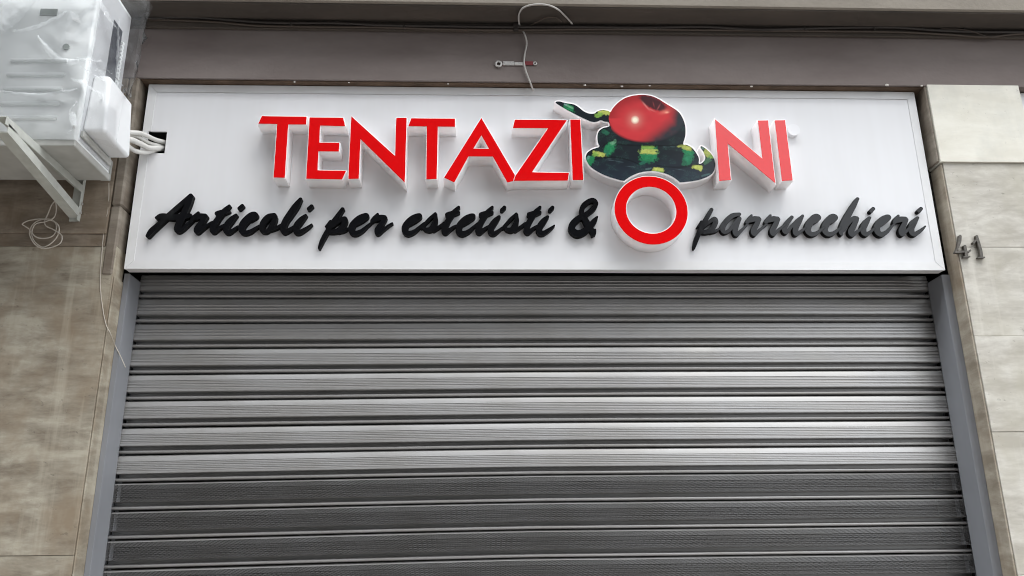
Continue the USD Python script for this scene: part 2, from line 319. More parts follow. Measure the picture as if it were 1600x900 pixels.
# ------------------------------------------------------------------ the sign
sign = thing('shop_sign', (W / 2, 0.02, ZB), 'white lightbox shop sign with red and black raised lettering above the shutter', 'sign')
F = .0325; g = .0008
hole = sbox(U(232, 205)[0] , U(261, 239)[2], U(261, 205)[0], U(232, 205)[2])
body = Polygon([(0.002, ZB + .002), (W - .002, ZB + .002), (W - .002, ZT - .002), (.002, ZT - .002)]).difference(hole.buffer(.012))
part(sign, 'sign_case', extrude(body, .0085, .044), M['frame'])
panel = sbox(F - .0004, ZB + F - .0004, W - F + .0004, ZT - F - .0012).difference(hole)
part(sign, 'panel', extrude(panel, .0020, .0082), M['panel'])
def framebar(p): return extrude(Polygon(p), 0.0, .008)
fr = [[(0, ZT), (W, ZT), (W - F, ZT - F), (F, ZT - F)], [(0, ZB), (F, ZB + F), (W - F, ZB + F), (W, ZB)], [(0, ZB), (0, ZT), (F, ZT - F), (F, ZB + F)], [(W, ZB), (W - F, ZB + F), (W - F, ZT - F), (W, ZT)]]
for q in fr:
    s = Polygon(q).buffer(-.0005, join_style='mitre').difference(hole.buffer(.0005, join_style='mitre'))
    part(sign, 'frame_bar', extrude(s, 0.0, .0079), M['frame'])
part(sign, 'cable_opening', cat_([box(hole.bounds[0] - .02, hole.bounds[2] + .02, .0443, .047, hole.bounds[1] - .02, hole.bounds[3] + .02), extrude(hole.buffer(.0115).difference(hole.buffer(.006)), .0084, .0442)]), M['hole_black'])  # black back plate and liner: the darkness inside the hole is painted

# raised red letters: outlines read off the photograph in its pixels, laid on the plane of their faces
Y_FACE = -.0745
def px_poly(pts, ox, oy, s, y): return Polygon([U(ox + a / s, oy + b / s, y)[[0, 2]] for a, b in pts]).buffer(0)
S = 6.924
RED = [
 ('T', (395, 170), [(98, 78), (582, 86), (575, 168), (382, 168), (345, 745), (225, 742), (264, 162), (60, 160)], None),
 ('E', (395, 170), [(615, 92), (978, 98), (998, 186), (727, 180), (718, 365), (935, 368), (930, 460), (708, 458), (700, 664), (1008, 670), (965, 762), (578, 755)], None),
 ('N', (540, 170), [(62, 80), (535, 510), (548, 100), (660, 98), (640, 797), (160, 325), (142, 755), (30, 757)], None),
 ('T', (540, 170), [(712, 101), (1183, 106), (1183, 193), (998, 190), (985, 757), (873, 760), (880, 188), (680, 185)], None),
 ('Z', (790, 170), [(100, 118), (662, 122), (285, 685), (686, 693), (672, 775), (90, 778), (108, 722), (462, 207), (80, 205)], None),
 ('A', (690, 170), [(430, 98), (801, 730), (790, 776), (712, 795), (555, 515), (290, 513), (137, 795), (27, 743)], [(430, 285), (515, 435), (343, 430)]),
 ('I', (790, 170), [(700, 117), (808, 115), (840, 768), (726, 768)], None),
 ('N', (1100, 170), [(120, 112), (633, 540), (585, 126), (693, 124), (772, 803), (255, 372), (292, 768), (166, 780)], None),
 ('I', (1100, 170), [(767, 124), (877, 122), (960, 772), (845, 780)], None)]
zpoly = None; RIM = .0026
for ch, (ox, oy), pts, inner in RED:
    face = px_poly(pts, ox, oy, S, Y_FACE - .002)
    if inner: face = face.difference(px_poly(inner, ox, oy, S, Y_FACE - .002))
    full = face.buffer(RIM, join_style='mitre', mitre_limit=3)
    if ch == 'A': full = full.difference(zpoly.buffer(.0006)); face = face.difference(zpoly.buffer(.0004))
    if ch == 'Z': zpoly = full
    word = {'T': 'T', 'E': 'E', 'N': 'N', 'Z': 'Z', 'A': 'A', 'I': 'I'}[ch]
    b = part(sign, 'letter', extrude(full, Y_FACE, .003), M['letter_side'], label=f'raised white block letter {word} with red face')
    fp = part(b, 'face', extrude(face, Y_FACE - .002, Y_FACE - .0002), M['red'])
# the ring letter O
oc = U(1017.5, 328, Y_FACE - .002); e = [U(1017.5 + dx, 328 + dy, Y_FACE - .002) for dx, dy in ((57, 0), (-57, 0), (0, -53), (0, 53))]
ro = np.mean([np.linalg.norm(q - oc) for q in e]); e2 = [U(1017.5 + dx, 328 + dy, Y_FACE - .002) for dx, dy in ((39.4, 0), (-39.4, 0), (0, -36.5), (0, 36.5))]
ri = np.mean([np.linalg.norm(q - oc) for q in e2])
ring = lambda a, b: Point(oc[0], oc[2]).buffer(a, 64).difference(Point(oc[0], oc[2]).buffer(b, 64))
b = part(sign, 'letter', extrude(ring(ro + RIM, ri - RIM), Y_FACE, .003), M['letter_side'], smooth=30, label='white ring letter O with red face, set low in the word')
part(b, 'face', extrude(ring(ro, ri), Y_FACE - .002, Y_FACE - .0002), M['red'])
# small white disc beside the last letter
dc = U(1240, 203, -.016); dd = Point(dc[0], dc[2]).buffer(.0245, 32)
part(sign, 'white_disc', extrude(dd, -.018, .003), M['white_disc'], smooth=30)

# black script: calligraphic strokes (x, y, width) in units of a ninth of a pixel
def stroke(pts, ox, oy, s, y, fat=0.0):
    p = spline(np.array(pts, float), 10); out = []
    c = []
    for x, z, w in p:
        q = U(ox + x / s, oy + z / s, y); q2 = U(ox + (x + w / 2) / s, oy + z / s, y)
        c.append(Point(q[0], q[2]).buffer(max(q2[0] - q[0], .0012) + fat, 12))
    return unary_union([unary_union([c[i], c[i + 1]]).convex_hull for i in range(len(c) - 1)])
Y_BLK = -.018
G9 = {
 'p': ((1075, 300), (335, 225), [[(330, 248, 50), (285, 330, 60), (220, 440, 64), (165, 555, 58), (122, 660, 58), (96, 750, 42), (88, 792, 22)], [(135, 490, 18), (190, 420, 40)],
       [(215, 500, 30), (300, 420, 45), (372, 378, 60), (388, 430, 68), (335, 525, 66), (255, 560, 58), (180, 560, 46)], [(320, 555, 54), (390, 545, 38), (440, 515, 26)]]),
 'a': ((1075, 300), (730, 290), [[(722, 312, 46), (620, 335, 66), (525, 425, 72), (485, 510, 70), (510, 565, 50), (580, 540, 44), (650, 450, 44), (720, 370, 46)], [(722, 375, 58), (682, 470, 68), (662, 555, 70), (685, 595, 62), (740, 550, 42), (800, 490, 32), (840, 452, 24)]]),
 'r': ((1075, 300), (890, 315), [[(828, 428, 44), (858, 385, 60), (893, 328, 30)], [(862, 395, 72), (930, 378, 78), (990, 376, 66)], [(1003, 384, 54), (965, 460, 68), (920, 545, 72), (935, 590, 62), (990, 548, 40), (1060, 488, 30), (1108, 455, 24)]]),
 'u': ((1200, 300), (490, 315), [[(335, 355, 48), (275, 425, 62), (228, 515, 68), (252, 565, 58), (310, 510, 40), (400, 405, 36), (488, 332, 30)], [(485, 338, 40), (440, 420, 62), (390, 510, 74), (392, 585, 66), (450, 560, 42), (520, 510, 30)]]),
 'c': ((1200, 300), (720, 305), [[(655, 420, 46), (700, 360, 90), (650, 365, 96), (580, 450, 96), (558, 535, 84), (605, 592, 66), (680, 580, 52), (740, 535, 36), (785, 500, 26)]]),
 'h': ((1200, 300), (1265, 72), [[(1260, 95, 44), (1200, 200, 72), (1120, 340, 84), (1060, 450, 80), (1025, 550, 62), (1035, 592, 46)], [(1045, 560, 36), (1130, 440, 46), (1200, 370, 56), (1250, 372, 58)], [(1245, 392, 62), (1200, 490, 74), (1165, 560, 80), (1188, 600, 62), (1250, 562, 42), (1310, 508, 30)]]),
 'i': ((1310, 300), (490, 208), [[(438, 362, 40), (390, 425, 78), (350, 505, 84), (358, 570, 76), (395, 595, 58), (445, 565, 40), (500, 515, 28)], [(490, 234, 48), (462, 268, 50)]]),
 'e': ((1310, 300), (690, 315), [[(585, 470, 40), (660, 420, 44), (712, 365, 52), (690, 345, 58), (610, 392, 80), (545, 480, 84), (548, 555, 82), (600, 595, 70), (680, 562, 50), (740, 497, 32), (785, 450, 24)]]),
 'i_end': ((1310, 300), (1160, 208), [[(1113, 362, 40), (1065, 425, 78), (1025, 505, 84), (1035, 570, 78), (1075, 592, 62), (1140, 555, 48), (1190, 515, 34), (1222, 482, 18)], [(1162, 234, 48), (1134, 268, 50)]]),
 'A': ((220, 295), (700, 70), [[(700, 95, 58), (560, 225, 72), (420, 345, 72), (250, 500, 72), (150, 590, 80), (98, 660, 56)], [(710, 110, 58), (660, 225, 84), (592, 370, 92), (535, 490, 96), (515, 575, 88), (570, 575, 50), (650, 505, 46), (710, 450, 40), (765, 400, 34)], [(222, 405, 44), (290, 385, 84), (400, 395, 86), (550, 398, 88), (690, 375, 60)]]),
 't': ((620, 295), (870, 240), [[(870, 258, 38), (800, 330, 66), (730, 430, 72), (670, 550, 82), (682, 610, 70), (740, 575, 46), (795, 538, 36), (838, 515, 28)], [(712, 362, 64), (780, 348, 76), (868, 330, 40)]]),
 's': ((620, 295), (550, 325), [[(345, 545, 34), (450, 430, 42), (542, 345, 32)], [(543, 362, 50), (545, 440, 62), (520, 515, 80), (470, 570, 72), (410, 570, 54), (378, 548, 36)], [(520, 580, 46), (600, 530, 40), (662, 478, 30)]]),
 'o': ((350, 295), (700, 340), [[(705, 372, 64), (620, 400, 90), (548, 485, 84), (532, 570, 70), (580, 600, 58), (640, 565, 54), (692, 480, 74), (718, 405, 60)], [(650, 575, 44), (740, 545, 40), (790, 512, 34)]]),
 'l': ((350, 295), (1075, 120), [[(1075, 145, 46), (1010, 240, 90), (930, 355, 96), (862, 455, 88), (828, 550, 86), (850, 605, 66), (920, 575, 52), (1000, 520, 38)]]),
 '&': ((750, 295), (1400, 110), [[(1420, 555, 60), (1340, 430, 80), (1275, 300, 55), (1288, 220, 60), (1350, 160, 56), (1415, 142, 56), (1450, 180, 52), (1420, 240, 58), (1330, 315, 58), (1230, 370, 72), (1160, 440, 80), (1150, 510, 82), (1210, 560, 90), (1290, 540, 84), (1370, 470, 74), (1430, 400, 62), (1465, 350, 20)], [(1440, 510, 20), (1420, 545, 60), (1405, 585, 20)]])}
SC = {'&': 8.0}
TEXT = [('A', 220, 295, 700, 70, 9), ('r', 220, 295, 808, 320, 9), ('t', 220, 295, 1245, 222, 9), ('i', 350, 295, 262, 212, 9), ('c', 350, 295, 465, 320, 9), ('o', 350, 295, 700, 340, 9), ('l', 350, 295, 1075, 120, 9), ('i_end', 350, 295, 1235, 217, 9),
        ('p', 490, 300, 415, 216, 9), ('e', 490, 300, 735, 294, 9), ('r', 490, 300, 900, 296, 9),
        ('e', 620, 295, 310, 342, 9), ('s', 620, 295, 550, 325, 9), ('t', 620, 295, 870, 240, 9), ('e', 620, 295, 1062, 344, 9), ('t', 620, 295, 1342, 240, 9), ('i', 750, 295, 308, 209, 8), ('s', 750, 295, 460, 293, 8), ('t', 750, 295, 750, 213, 8), ('i_end', 750, 295, 908, 210, 8),
        ('&', 750, 295, 1400, 110, 8),
        ('p', 1075, 300, 335, 225, 9), ('a', 1075, 300, 730, 290, 9), ('r', 1075, 300, 890, 315, 9), ('r', 1075, 300, 1155, 315, 9), ('u', 1200, 300, 490, 315, 9), ('c', 1200, 300, 720, 305, 9), ('c', 1200, 300, 957, 305, 9), ('h', 1200, 300, 1265, 72, 9), ('i', 1310, 300, 490, 208, 9), ('e', 1310, 300, 690, 315, 9), ('r', 1310, 300, 840, 320, 9), ('i_end', 1310, 300, 1160, 208, 9)]
cache = {}; done = []
for ch, ox, oy, rx, ry, s in TEXT:
    (gx, gy), ref, strokes = G9[ch]; gs = SC.get(ch, 9.0)
    if ch not in cache:
        cache[ch] = unary_union([stroke(st, gx, gy, gs, Y_BLK, .0006) for st in strokes]).simplify(.0003)
    src = U(gx + ref[0] / gs, gy + ref[1] / gs, Y_BLK); dst = U(ox + rx / s, oy + ry / s, Y_BLK)
    shp = shapely.affinity.translate(cache[ch], dst[0] - src[0], dst[2] - src[2])
    for d in done[-3:]:
        shp = shp.difference(d.buffer(.0004))
    shp = unary_union(polys(shp)); done.append(shp)
    name = {'i_end': 'i'}.get(ch, ch)
    sl = part(sign, 'script_letter', extrude(shp, Y_BLK, .003), M['black_side'], smooth=25, label='raised black ampersand' if name == '&' else f'raised black script letter {name}')
    part(sl, 'face', extrude(shp.buffer(-.0002), Y_BLK - .0012, Y_BLK - .0001), M['black'])

# the apple and snake emblem: a thick white plate with a printed front
ES, EO = 5.922, (860, 140)
outline = [(48, 122), (75, 110), (130, 123), (180, 132), (220, 140), (262, 165), (310, 203), (360, 223), (408, 222), (432, 204), (480, 190), (530, 197), (556, 208), (575, 178), (620, 128), (690, 80), (770, 57), (850, 50), (930, 60), (1000, 88), (1060, 126), (1130, 168), (1190, 213), (1230, 280), (1248, 350), (1247, 430), (1228, 505), (1262, 513), (1310, 540), (1350, 590), (1373, 640), (1372, 684), (1395, 684), (1426, 655), (1432, 620), (1412, 572), (1390, 540), (1394, 524), (1430, 543), (1480, 588), (1512, 640), (1523, 700), (1510, 758), (1470, 798), (1380, 835), (1270, 853), (1165, 860), (1100, 862), (900, 862), (700, 848), (600, 826), (500, 792), (420, 750), (368, 710), (335, 660), (328, 620), (345, 582), (390, 552), (452, 530), (440, 490), (436, 430), (450, 385), (490, 356), (543, 342), (538, 304), (500, 296), (465, 285), (430, 298), (380, 298), (300, 264), (200, 214), (110, 164)]
op = spline(outline, 6, closed=True)
eprint = Polygon(op).buffer(0)
ocut_px = Polygon([(((1017.5 + 61 * math.cos(t)) - EO[0]) * ES, ((326.3 + 57.3 * math.sin(t)) - EO[1]) * ES) for t in np.linspace(0, 2 * np.pi, 64, endpoint=False)])
ocut2 = ocut_px.buffer(10)
eprint = max(polys(eprint.difference(ocut2)), key=lambda q: q.area)
plate_px = max(polys(eprint.buffer(11).difference(ocut_px.buffer(-3))), key=lambda q: q.area)
Y_EM = -.056
plate = Polygon([U(EO[0] + a / ES, EO[1] + b / ES, Y_EM)[[0, 2]] for a, b in plate_px.exterior.coords]).buffer(0)
emb = part(sign, 'emblem', extrude(plate, Y_EM, .003), M['letter_side'], smooth=30, label='white plate printed with a red apple in the coils of a dark green snake')
STEP = 4.2
gx = np.arange(30, 1540, STEP); gy = np.arange(30, 880, STEP)
XX, YY = np.meshgrid(gx, gy, indexing='ij')
inside = shapely.contains_xy(eprint, (XX[:-1, :-1] + XX[1:, 1:]) / 2, (YY[:-1, :-1] + YY[1:, 1:]) / 2)
I, J = np.nonzero(inside); ny = len(gy)
q = np.stack([I * ny + J, (I + 1) * ny + J, (I + 1) * ny + J + 1, I * ny + J + 1], 1)
usedv = np.unique(q); remap = -np.ones(XX.size, int); remap[usedv] = np.arange(len(usedv))
P2 = np.stack([XX.ravel()[usedv], YY.ravel()[usedv]], 1)
cnt = np.bincount(remap[q].ravel(), minlength=len(usedv)); bd = np.nonzero(cnt < 4)[0]
ext = eprint.exterior
for k in bd:
    pr = ext.interpolate(ext.project(Point(P2[k]))); P2[k] = (pr.x, pr.y)
def emblem_colour(p):
    x, y = p[:, 0], p[:, 1]
    nz = meshkit.fbm(np.column_stack([x / 16, y / 16, np.zeros(len(x))]), 4, 3); nb = meshkit.fbm(np.column_stack([x / 70, y / 45, np.ones(len(x))]), 4, 9)
    nh = meshkit.fbm(np.column_stack([x / 30, y / 6, np.ones(len(x)) * 4]), 3, 5)
    sm = lambda a, b, t: (lambda u: u * u * (3 - 2 * u))(np.clip((t - a) / (b - a), 0, 1))
    dark = np.array([.009, .013, .016]); deep = np.array([.016, .023, .034])
    c = dark + (deep - dark) * sm(560, 860, y)[:, None]; c = c * (0.75 + .5 * nb)[:, None]
    green, lime, yell = np.array([.02, .19, .075]), np.array([.20, .36, .07]), np.array([.50, .55, .13])
    def patch(cx, cy, rx, ry, col, rot=0, hard=.25, thr=.0):
        nonlocal c
        dx, dy = x - cx, y - cy; a = math.radians(rot)
        u, v = (dx * math.cos(a) + dy * math.sin(a)) / rx, (-dx * math.sin(a) + dy * math.cos(a)) / ry
        d = np.maximum(np.abs(u), np.abs(v)) * .55 + np.hypot(u, v) * .45
        w = 1 - sm(1 - hard, 1 + hard * .4, d + (nz - .5) * .9)
        w = w * np.clip(.45 + 1.25 * (nh - thr), .25, 1)
        c = c * (1 - w)[:, None] + np.asarray(col) * (.65 + .7 * nz)[:, None] * w[:, None]
    patch(172, 168, 55, 30, green, 25); patch(172, 158, 45, 9, np.array([.16, .40, .22]), 25); patch(140, 140, 16, 8, np.array([.2, .3, .3]), 20)
    patch(455, 230, 48, 24, lime, -25); patch(520, 215, 42, 22, yell * .85, 8); patch(470, 205, 40, 9, yell, -5)
    patch(510, 395, 36, 22, np.array([.02, .10, .06]), 30)
    patch(545, 545, 46, 72, green, 25); patch(582, 492, 34, 20, np.array([.12, .28, .16]), -30); patch(520, 585, 22, 30, np.array([.02, .13, .07]), 20)
    patch(450, 598, 66, 24, yell * .8, 12); patch(415, 600, 30, 22, lime, -30); patch(368, 655, 34, 46, green, 25); patch(350, 630, 14, 22, np.array([.1, .25, .2]), 30)
    patch(905, 640, 72, 46, np.array([.015, .11, .055]), -12); patch(912, 592, 88, 76, green, 0, .2); patch(910, 574, 86, 27, yell * .85, 4); patch(905, 536, 70, 18, lime, 0)
    patch(850, 680, 34, 14, np.array([.02, .11, .07]), -20)
    patch(1278, 625, 44, 74, np.array([.02, .17, .08]), 18); patch(1270, 580, 52, 26, green, 20); patch(1262, 540, 52, 22, yell * .8, 18); patch(1205, 522, 36, 12, yell * .6, -15)
    patch(1240, 680, 24, 30, np.array([.02, .11, .06]), 30)
    patch(1450, 590, 32, 44, yell * .7, -35); patch(1480, 628, 34, 18, lime, -20); patch(1410, 545, 14, 14, np.array([.1, .16, .12]), 0); patch(1450, 660, 40, 24, np.array([.05, .13, .07]), -35)
    patch(1360, 718, 48, 22, yell * .9, 8); patch(1390, 735, 16, 22, yell, 30); patch(1440, 790, 50, 10, np.array([.05, .1, .1]), -15)
    patch(995, 742, 56, 20, yell * .85, 6); patch(1010, 765, 36, 14, lime, 12); patch(905, 735, 36, 10, np.array([.07, .11, .11]), -10)
    for cx, cy, rx in ((560, 655, 60), (640, 670, 40), (1060, 532, 26), (1130, 530, 30), (1200, 742, 60), (750, 715, 70), (1140, 752, 16), (545, 640, 30)):
        patch(cx, cy, rx * .8, 4, np.array([.06, .09, .10]), 6, .6, .25)
    sc = meshkit.noise(np.column_stack([x / 7, y / 5, np.ones(len(x)) * 2]), 17) * sm(.42, .62, nb) * (y > 345)
    c = c + np.array([.010, .042, .026]) * (sc ** 3)[:, None]
    # coil edges, a little darker than the bodies
    for (xa, ya, xb, yb, sag) in ((400, 650, 830, 700, -46), (980, 700, 1370, 690, 24), (470, 545, 620, 480, -30), (600, 505, 1230, 510, 14)):
        t = np.clip((x - xa) / (xb - xa), 0, 1); yc = ya + (yb - ya) * t + sag * 4 * t * (1 - t)
        w = np.exp(-((y - yc) / 7) ** 2) * (x > xa) * (x < xb); c = c * (1 - .6 * w)[:, None]
    # apple
    ax, ay = (x - 885) / 349, (y - 268) / 216
    rad = np.hypot(ax, ay)
    soft = np.where(ay > .2, .10, .03)
    inap = 1 - np.clip((rad - (1.0 - soft * .5)) / soft, 0, 1)
    left = sm(0, 1, np.clip((y - 40) / 40, 0, 1))
    inap = np.where((y < 300) & (x < 1240), np.where(rad < 1.12, 1.0, inap), inap)
    red = np.array([.54, .040, .046]) * (0.92 + .16 * nb)[:, None]
    red = red * (1 - .35 * sm(.55, 1.0, rad) * (ay < 0))[:, None]
    k = np.clip(((x - 960) * .75 + (y - 330) * 1.0) / 190, 0, 1); k = k * k * (3 - 2 * k)
    k2 = sm(1090, 1215, x + (y - 200) * .25)
    sh = np.maximum(k, k2); sh = np.clip(sh + (nb - .5) * .25 * (sh > .05), 0, 1)
    ap = red * (1 - sh)[:, None] + np.array([.024, .028, .034]) * sh[:, None]
    cav = sm(1.15, .75, np.hypot((x - 955 - (y - 140) * .35) / 118, (y - 128 - (x - 955) * .32) / 58) + (nz - .5) * .25)
    ap = ap * (1 - cav * .93)[:, None] + np.array([.030, .016, .020]) * (cav * .93)[:, None]
    for cx, cy, rx, ry, rot, col, a in ((880, 150, 52, 8, 50, (.75, .28, .25), .7), (935, 190, 40, 7, 25, (.62, .20, .18), .6), (1000, 165, 34, 6, -60, (.50, .12, .12), .6), (1060, 205, 52, 20, -18, (.72, .17, .13), .85), (1078, 212, 20, 9, -10, (.95, .50, .35), .8), (955, 140, 26, 5, 75, (.35, .06, .06), .6), (1110, 190, 40, 26, 20, (.40, .05, .05), .6), (985, 75, 60, 24, 25, (.13, .02, .03), .8)):
        a_ = math.radians(rot); u = ((x - cx) * math.cos(a_) + (y - cy) * math.sin(a_)) / rx; v = (-(x - cx) * math.sin(a_) + (y - cy) * math.cos(a_)) / ry
        w = a * np.exp(-(u * u + v * v) * 1.3); ap = ap * (1 - w)[:, None] + np.array(col) * w[:, None]
    hd = np.hypot((x - 783) / 33, (y - 282) / 33)
    w = np.clip(1.25 - hd, 0, 1) + .22 * np.exp(-(hd / 1.9) ** 2); w = np.clip(w, 0, 1)
    ap = ap * (1 - w)[:, None] + np.array([.95, .86, .66]) * w[:, None]
    head = (x < 556) & (y < 312)
    inap = np.where(head & (rad > .985), 0, inap); inap = np.where((x < 560) & (y > 335) & (rad > 1.0), 0, inap)
    return c * (1 - inap)[:, None] + ap * inap[:, None]
col = emblem_colour(P2)
V3 = np.array([U(EO[0] + a / ES, EO[1] + b / ES, Y_EM) for a, b in P2]); V3[:, 1] = Y_EM - .0012
ff = remap[q]; ff = np.vstack([ff[:, [0, 1, 2]], ff[:, [0, 2, 3]]])
tm = trimesh.Trimesh(V3, ff, process=False)
nrm = np.cross(V3[ff[0, 1]] - V3[ff[0, 0]], V3[ff[0, 2]] - V3[ff[0, 0]])
if nrm[1] > 0: ff = ff[:, ::-1]
part(emb, 'print', trimesh.Trimesh(V3, ff, process=False), M['print'], color=col)

# ------------------------------------------------------------------ roller shutter
shut = thing('roller_shutter', (W / 2, Y_SLAT, 0), 'closed grey steel roller shutter with perforated lower slats between two painted guides', 'roller shutter')
PITCH_S, TOPLINE = .09409, 2.5080 + .09409
def drop(x, z):
    k = np.clip((2.5 - z) / 1.0, 0, 1.3); t = np.clip((1.45 - x) / 1.45, 0, 1)
    return -.0225 * k * t ** 1.15
def slat_profile():
    """(depth, height) from the top edge down; also where the flat face begins and ends"""
    P = PITCH_S; pts = [(.032, 1.01), (.016, 1.004), (.0125, .985), (.0010, .965), (-.0006, .94), (-.0014, .80)]
    for c in (.735, .600, .465):                        # three pressed ribs
        pts += [(-.0018, c + .036), (.0012, c + .014), (.0012, c + .006), (-.0040, c - .012), (-.0042, c - .024), (-.0020, c - .046)]
    pts += [(-.0020, .36), (-.0006, .322), (.0060, .312), (.0320, .304), (.0330, .20), (.0190, .176)]
    for t in np.linspace(100, -100, 11):                # rolled bead
        pts.append((.0125 - .0095 * math.cos(math.radians(t)), .112 + .060 * math.sin(math.radians(t))))
    pts += [(.018, .046), (.032, .040)]
    p = np.array(pts); p[:, 0] += np.where((p[:, 1] > .318) & (p[:, 1] < .966), (p[:, 1] - .62) * .019, 0)     # each face leans back a little towards its top
    return np.column_stack([p[:, 0], p[:, 1] * P])
SP = slat_profile(); SX = np.linspace(.0, 3.012, 41); FACE = (4, 25)
def slat(zb, rows):
    out = []
    ph = rng.uniform(0, 100)
    for lo, hi in rows:
        v = []; prof = SP[lo:hi + 1]
        for x in SX:
            w = (meshkit.fbm(np.array([[x * 1.7, ph, .5]]), 3)[0] - .5) * .0034
            w2 = (meshkit.fbm(np.array([[x * 1.1, ph, 9.5]]), 3)[0] - .5) * .0024
            v.append(np.column_stack([np.full(len(prof), x), Y_SLAT + prof[:, 0] + w, zb + prof[:, 1] + float(drop(np.array(x), zb)) + w2]))
        n = len(prof); V = np.vstack(v)
        a, b = np.meshgrid(np.arange(len(SX) - 1), np.arange(n - 1), indexing='ij'); a, b = a.ravel(), b.ravel()
        f0, f1, f2, f3 = a * n + b, (a + 1) * n + b, (a + 1) * n + b + 1, a * n + b + 1
        out.append(trimesh.Trimesh(V, np.vstack([np.stack([f0, f3, f2], 1), np.stack([f0, f2, f1], 1)]), process=False))
    return out
i = 0; z = TOPLINE
while z > .12:
    z -= PITCH_S
    if 8 <= i <= 17:                                     # the see-through rows: the face between its folded edges is punched
        st = rng.bit_generator.state; top, low = slat(z, [(0, FACE[0]), (FACE[1], len(SP) - 1)])
        sl = part(shut, 'slat', cat_([top, low]), M['slat'], smooth=40)
        rng.bit_generator.state = st; part(sl, 'perforated_face', slat(z, [FACE])[0], M['slat_holes'], smooth=40)
    else:
        part(shut, 'slat', slat(z, [(0, len(SP) - 1)])[0], M['slat'], smooth=40)
    i += 1
part(shut, 'bottom_bar', cbox(0.0, 3.01, Y_SLAT - .012, Y_SLAT + .02, .004, z - .002 + .0), M['guide'])
# guides: U-shaped channels
def channel(x0, x1, inner_right):
    t = .003; zt = 2.566
    ms = [cbox(x0, x1, Y_GUIDE, Y_GUIDE + t, 0, zt, .001)]
    xi = (x1 - t, x1) if inner_right else (x0, x0 + t)
    xo = (x0, x0 + t) if inner_right else (x1 - t, x1)
    ms += [box(*xi, Y_GUIDE + t + .0002, Y_SLAT - .010, 0, zt - .001), box(*xo, Y_GUIDE + t + .0002, Y_SLAT + .05, 0, zt - .001)]
    lip = (xi[0], xi[1]); ms += [box(*lip, Y_SLAT + .028, Y_SLAT + .05, 0, zt - .001)]
    return cat_(ms)
part(shut, 'guide_rail', channel(-.0130, .0060, True).apply_translation([-.0, 0, 0]), M['guide'])
part(shut, 'guide_rail', channel(3.0050, 3.0368, False), M['guide'])

# ------------------------------------------------------------------ air conditioner on its bracket
AX1, AYF, AYB, AZ0, AZ1 = -.052, -.362, -.098, 2.872, 3.55
ac = thing('air_conditioner', (-.45, -.23, AZ0), 'white outdoor air conditioning unit above the left stone slabs', 'air conditioner')
part(ac, 'casing', rbox(-.88, AX1, AYF, AYB, AZ0 + .012, AZ1, .010, 12), M['ac_white'], smooth=30)
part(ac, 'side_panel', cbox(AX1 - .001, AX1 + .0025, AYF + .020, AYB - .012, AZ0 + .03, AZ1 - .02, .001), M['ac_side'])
part(ac, 'base_tray', cat_([cbox(-.882, AX1 + .003, AYF - .003, AYB + .002, AZ0 - .002, AZ0 + .022, .003), cbox(AX1 - .03, AX1 + .004, AYB + .003, AYB + .005, AZ0 - .002, AZ0 + .075, .0008)]), M['ac_base'])
for k, (pa, pb) in enumerate((((18, 95), (105, 95)), ((12, 117), (101, 117)), ((7, 139), (97, 139)), ((2, 162), (93, 162)), ((-2, 184), (89, 184)))):
    A_, B_ = U(*pa, AYF - .001), U(*pb, AYF - .001)
    part(ac, 'rib', tube([A_, A_ * .5 + B_ * .5, B_], .0080, 2, 8), M['ac_white'], smooth=True)
h0, h1 = U(64, 14, AYF), U(89, 25, AYF)
part(ac, 'handle_recess', cat_([cbox(h0[0], h1[0], AYF - .003, AYF + .004, h1[2], h0[2], .001)]), M['ac_recess_grey'])  # flat plate, not sunk in; its grey stands in for the recess shade
kc = U(104, 74, AYF); kn = trimesh.creation.cylinder(.011, .010, sections=20); kn.apply_transform(trimesh.transformations.rotation_matrix(np.pi / 2, [1, 0, 0])); kn.apply_translation(kc)
part(ac, 'plug', kn, M['ac_recess_grey'], smooth=30)
c0, c1 = UX(168, 60, AX1), UX(180, 130, AX1)
part(ac, 'coil', cbox(AX1 - .002, AX1 + .0045, -.238, -.166, 3.12, 3.44, .001), M['coil'])
for k in range(16):
    zz = 3.14 + k * .0165; s_ = trimesh.creation.torus(.0075, .0036, 12, 6); s_.apply_transform(trimesh.transformations.rotation_matrix(np.pi / 2, [1, 0, 0])); s_.apply_translation([AX1 + .006, -.163, zz])
    part(ac, 'coil_bend', s_, M['ac_white'], smooth=True)
cov = rbox(AX1 + .001, .026, -.334, -.128, 2.940, 3.165, .013, 20)
vz = cov.vertices; tt = np.clip((vz[:, 2] - 3.06) / .105, 0, 1); vz[:, 0] = np.where(vz[:, 0] > AX1 + .02, vz[:, 0] - tt ** 2 * .022, vz[:, 0]); vz[:, 1] = np.where(vz[:, 1] < -.3, vz[:, 1] + tt ** 2 * .02, vz[:, 1]); cov.vertices = vz
part(ac, 'valve_cover', cov, M['ac_cover'], smooth=40)
part(ac, 'cover_seam', cbox(AX1 + .003, AX1 + .013, -.342, -.122, 2.915, 2.9385, .002), M['ac_base'])

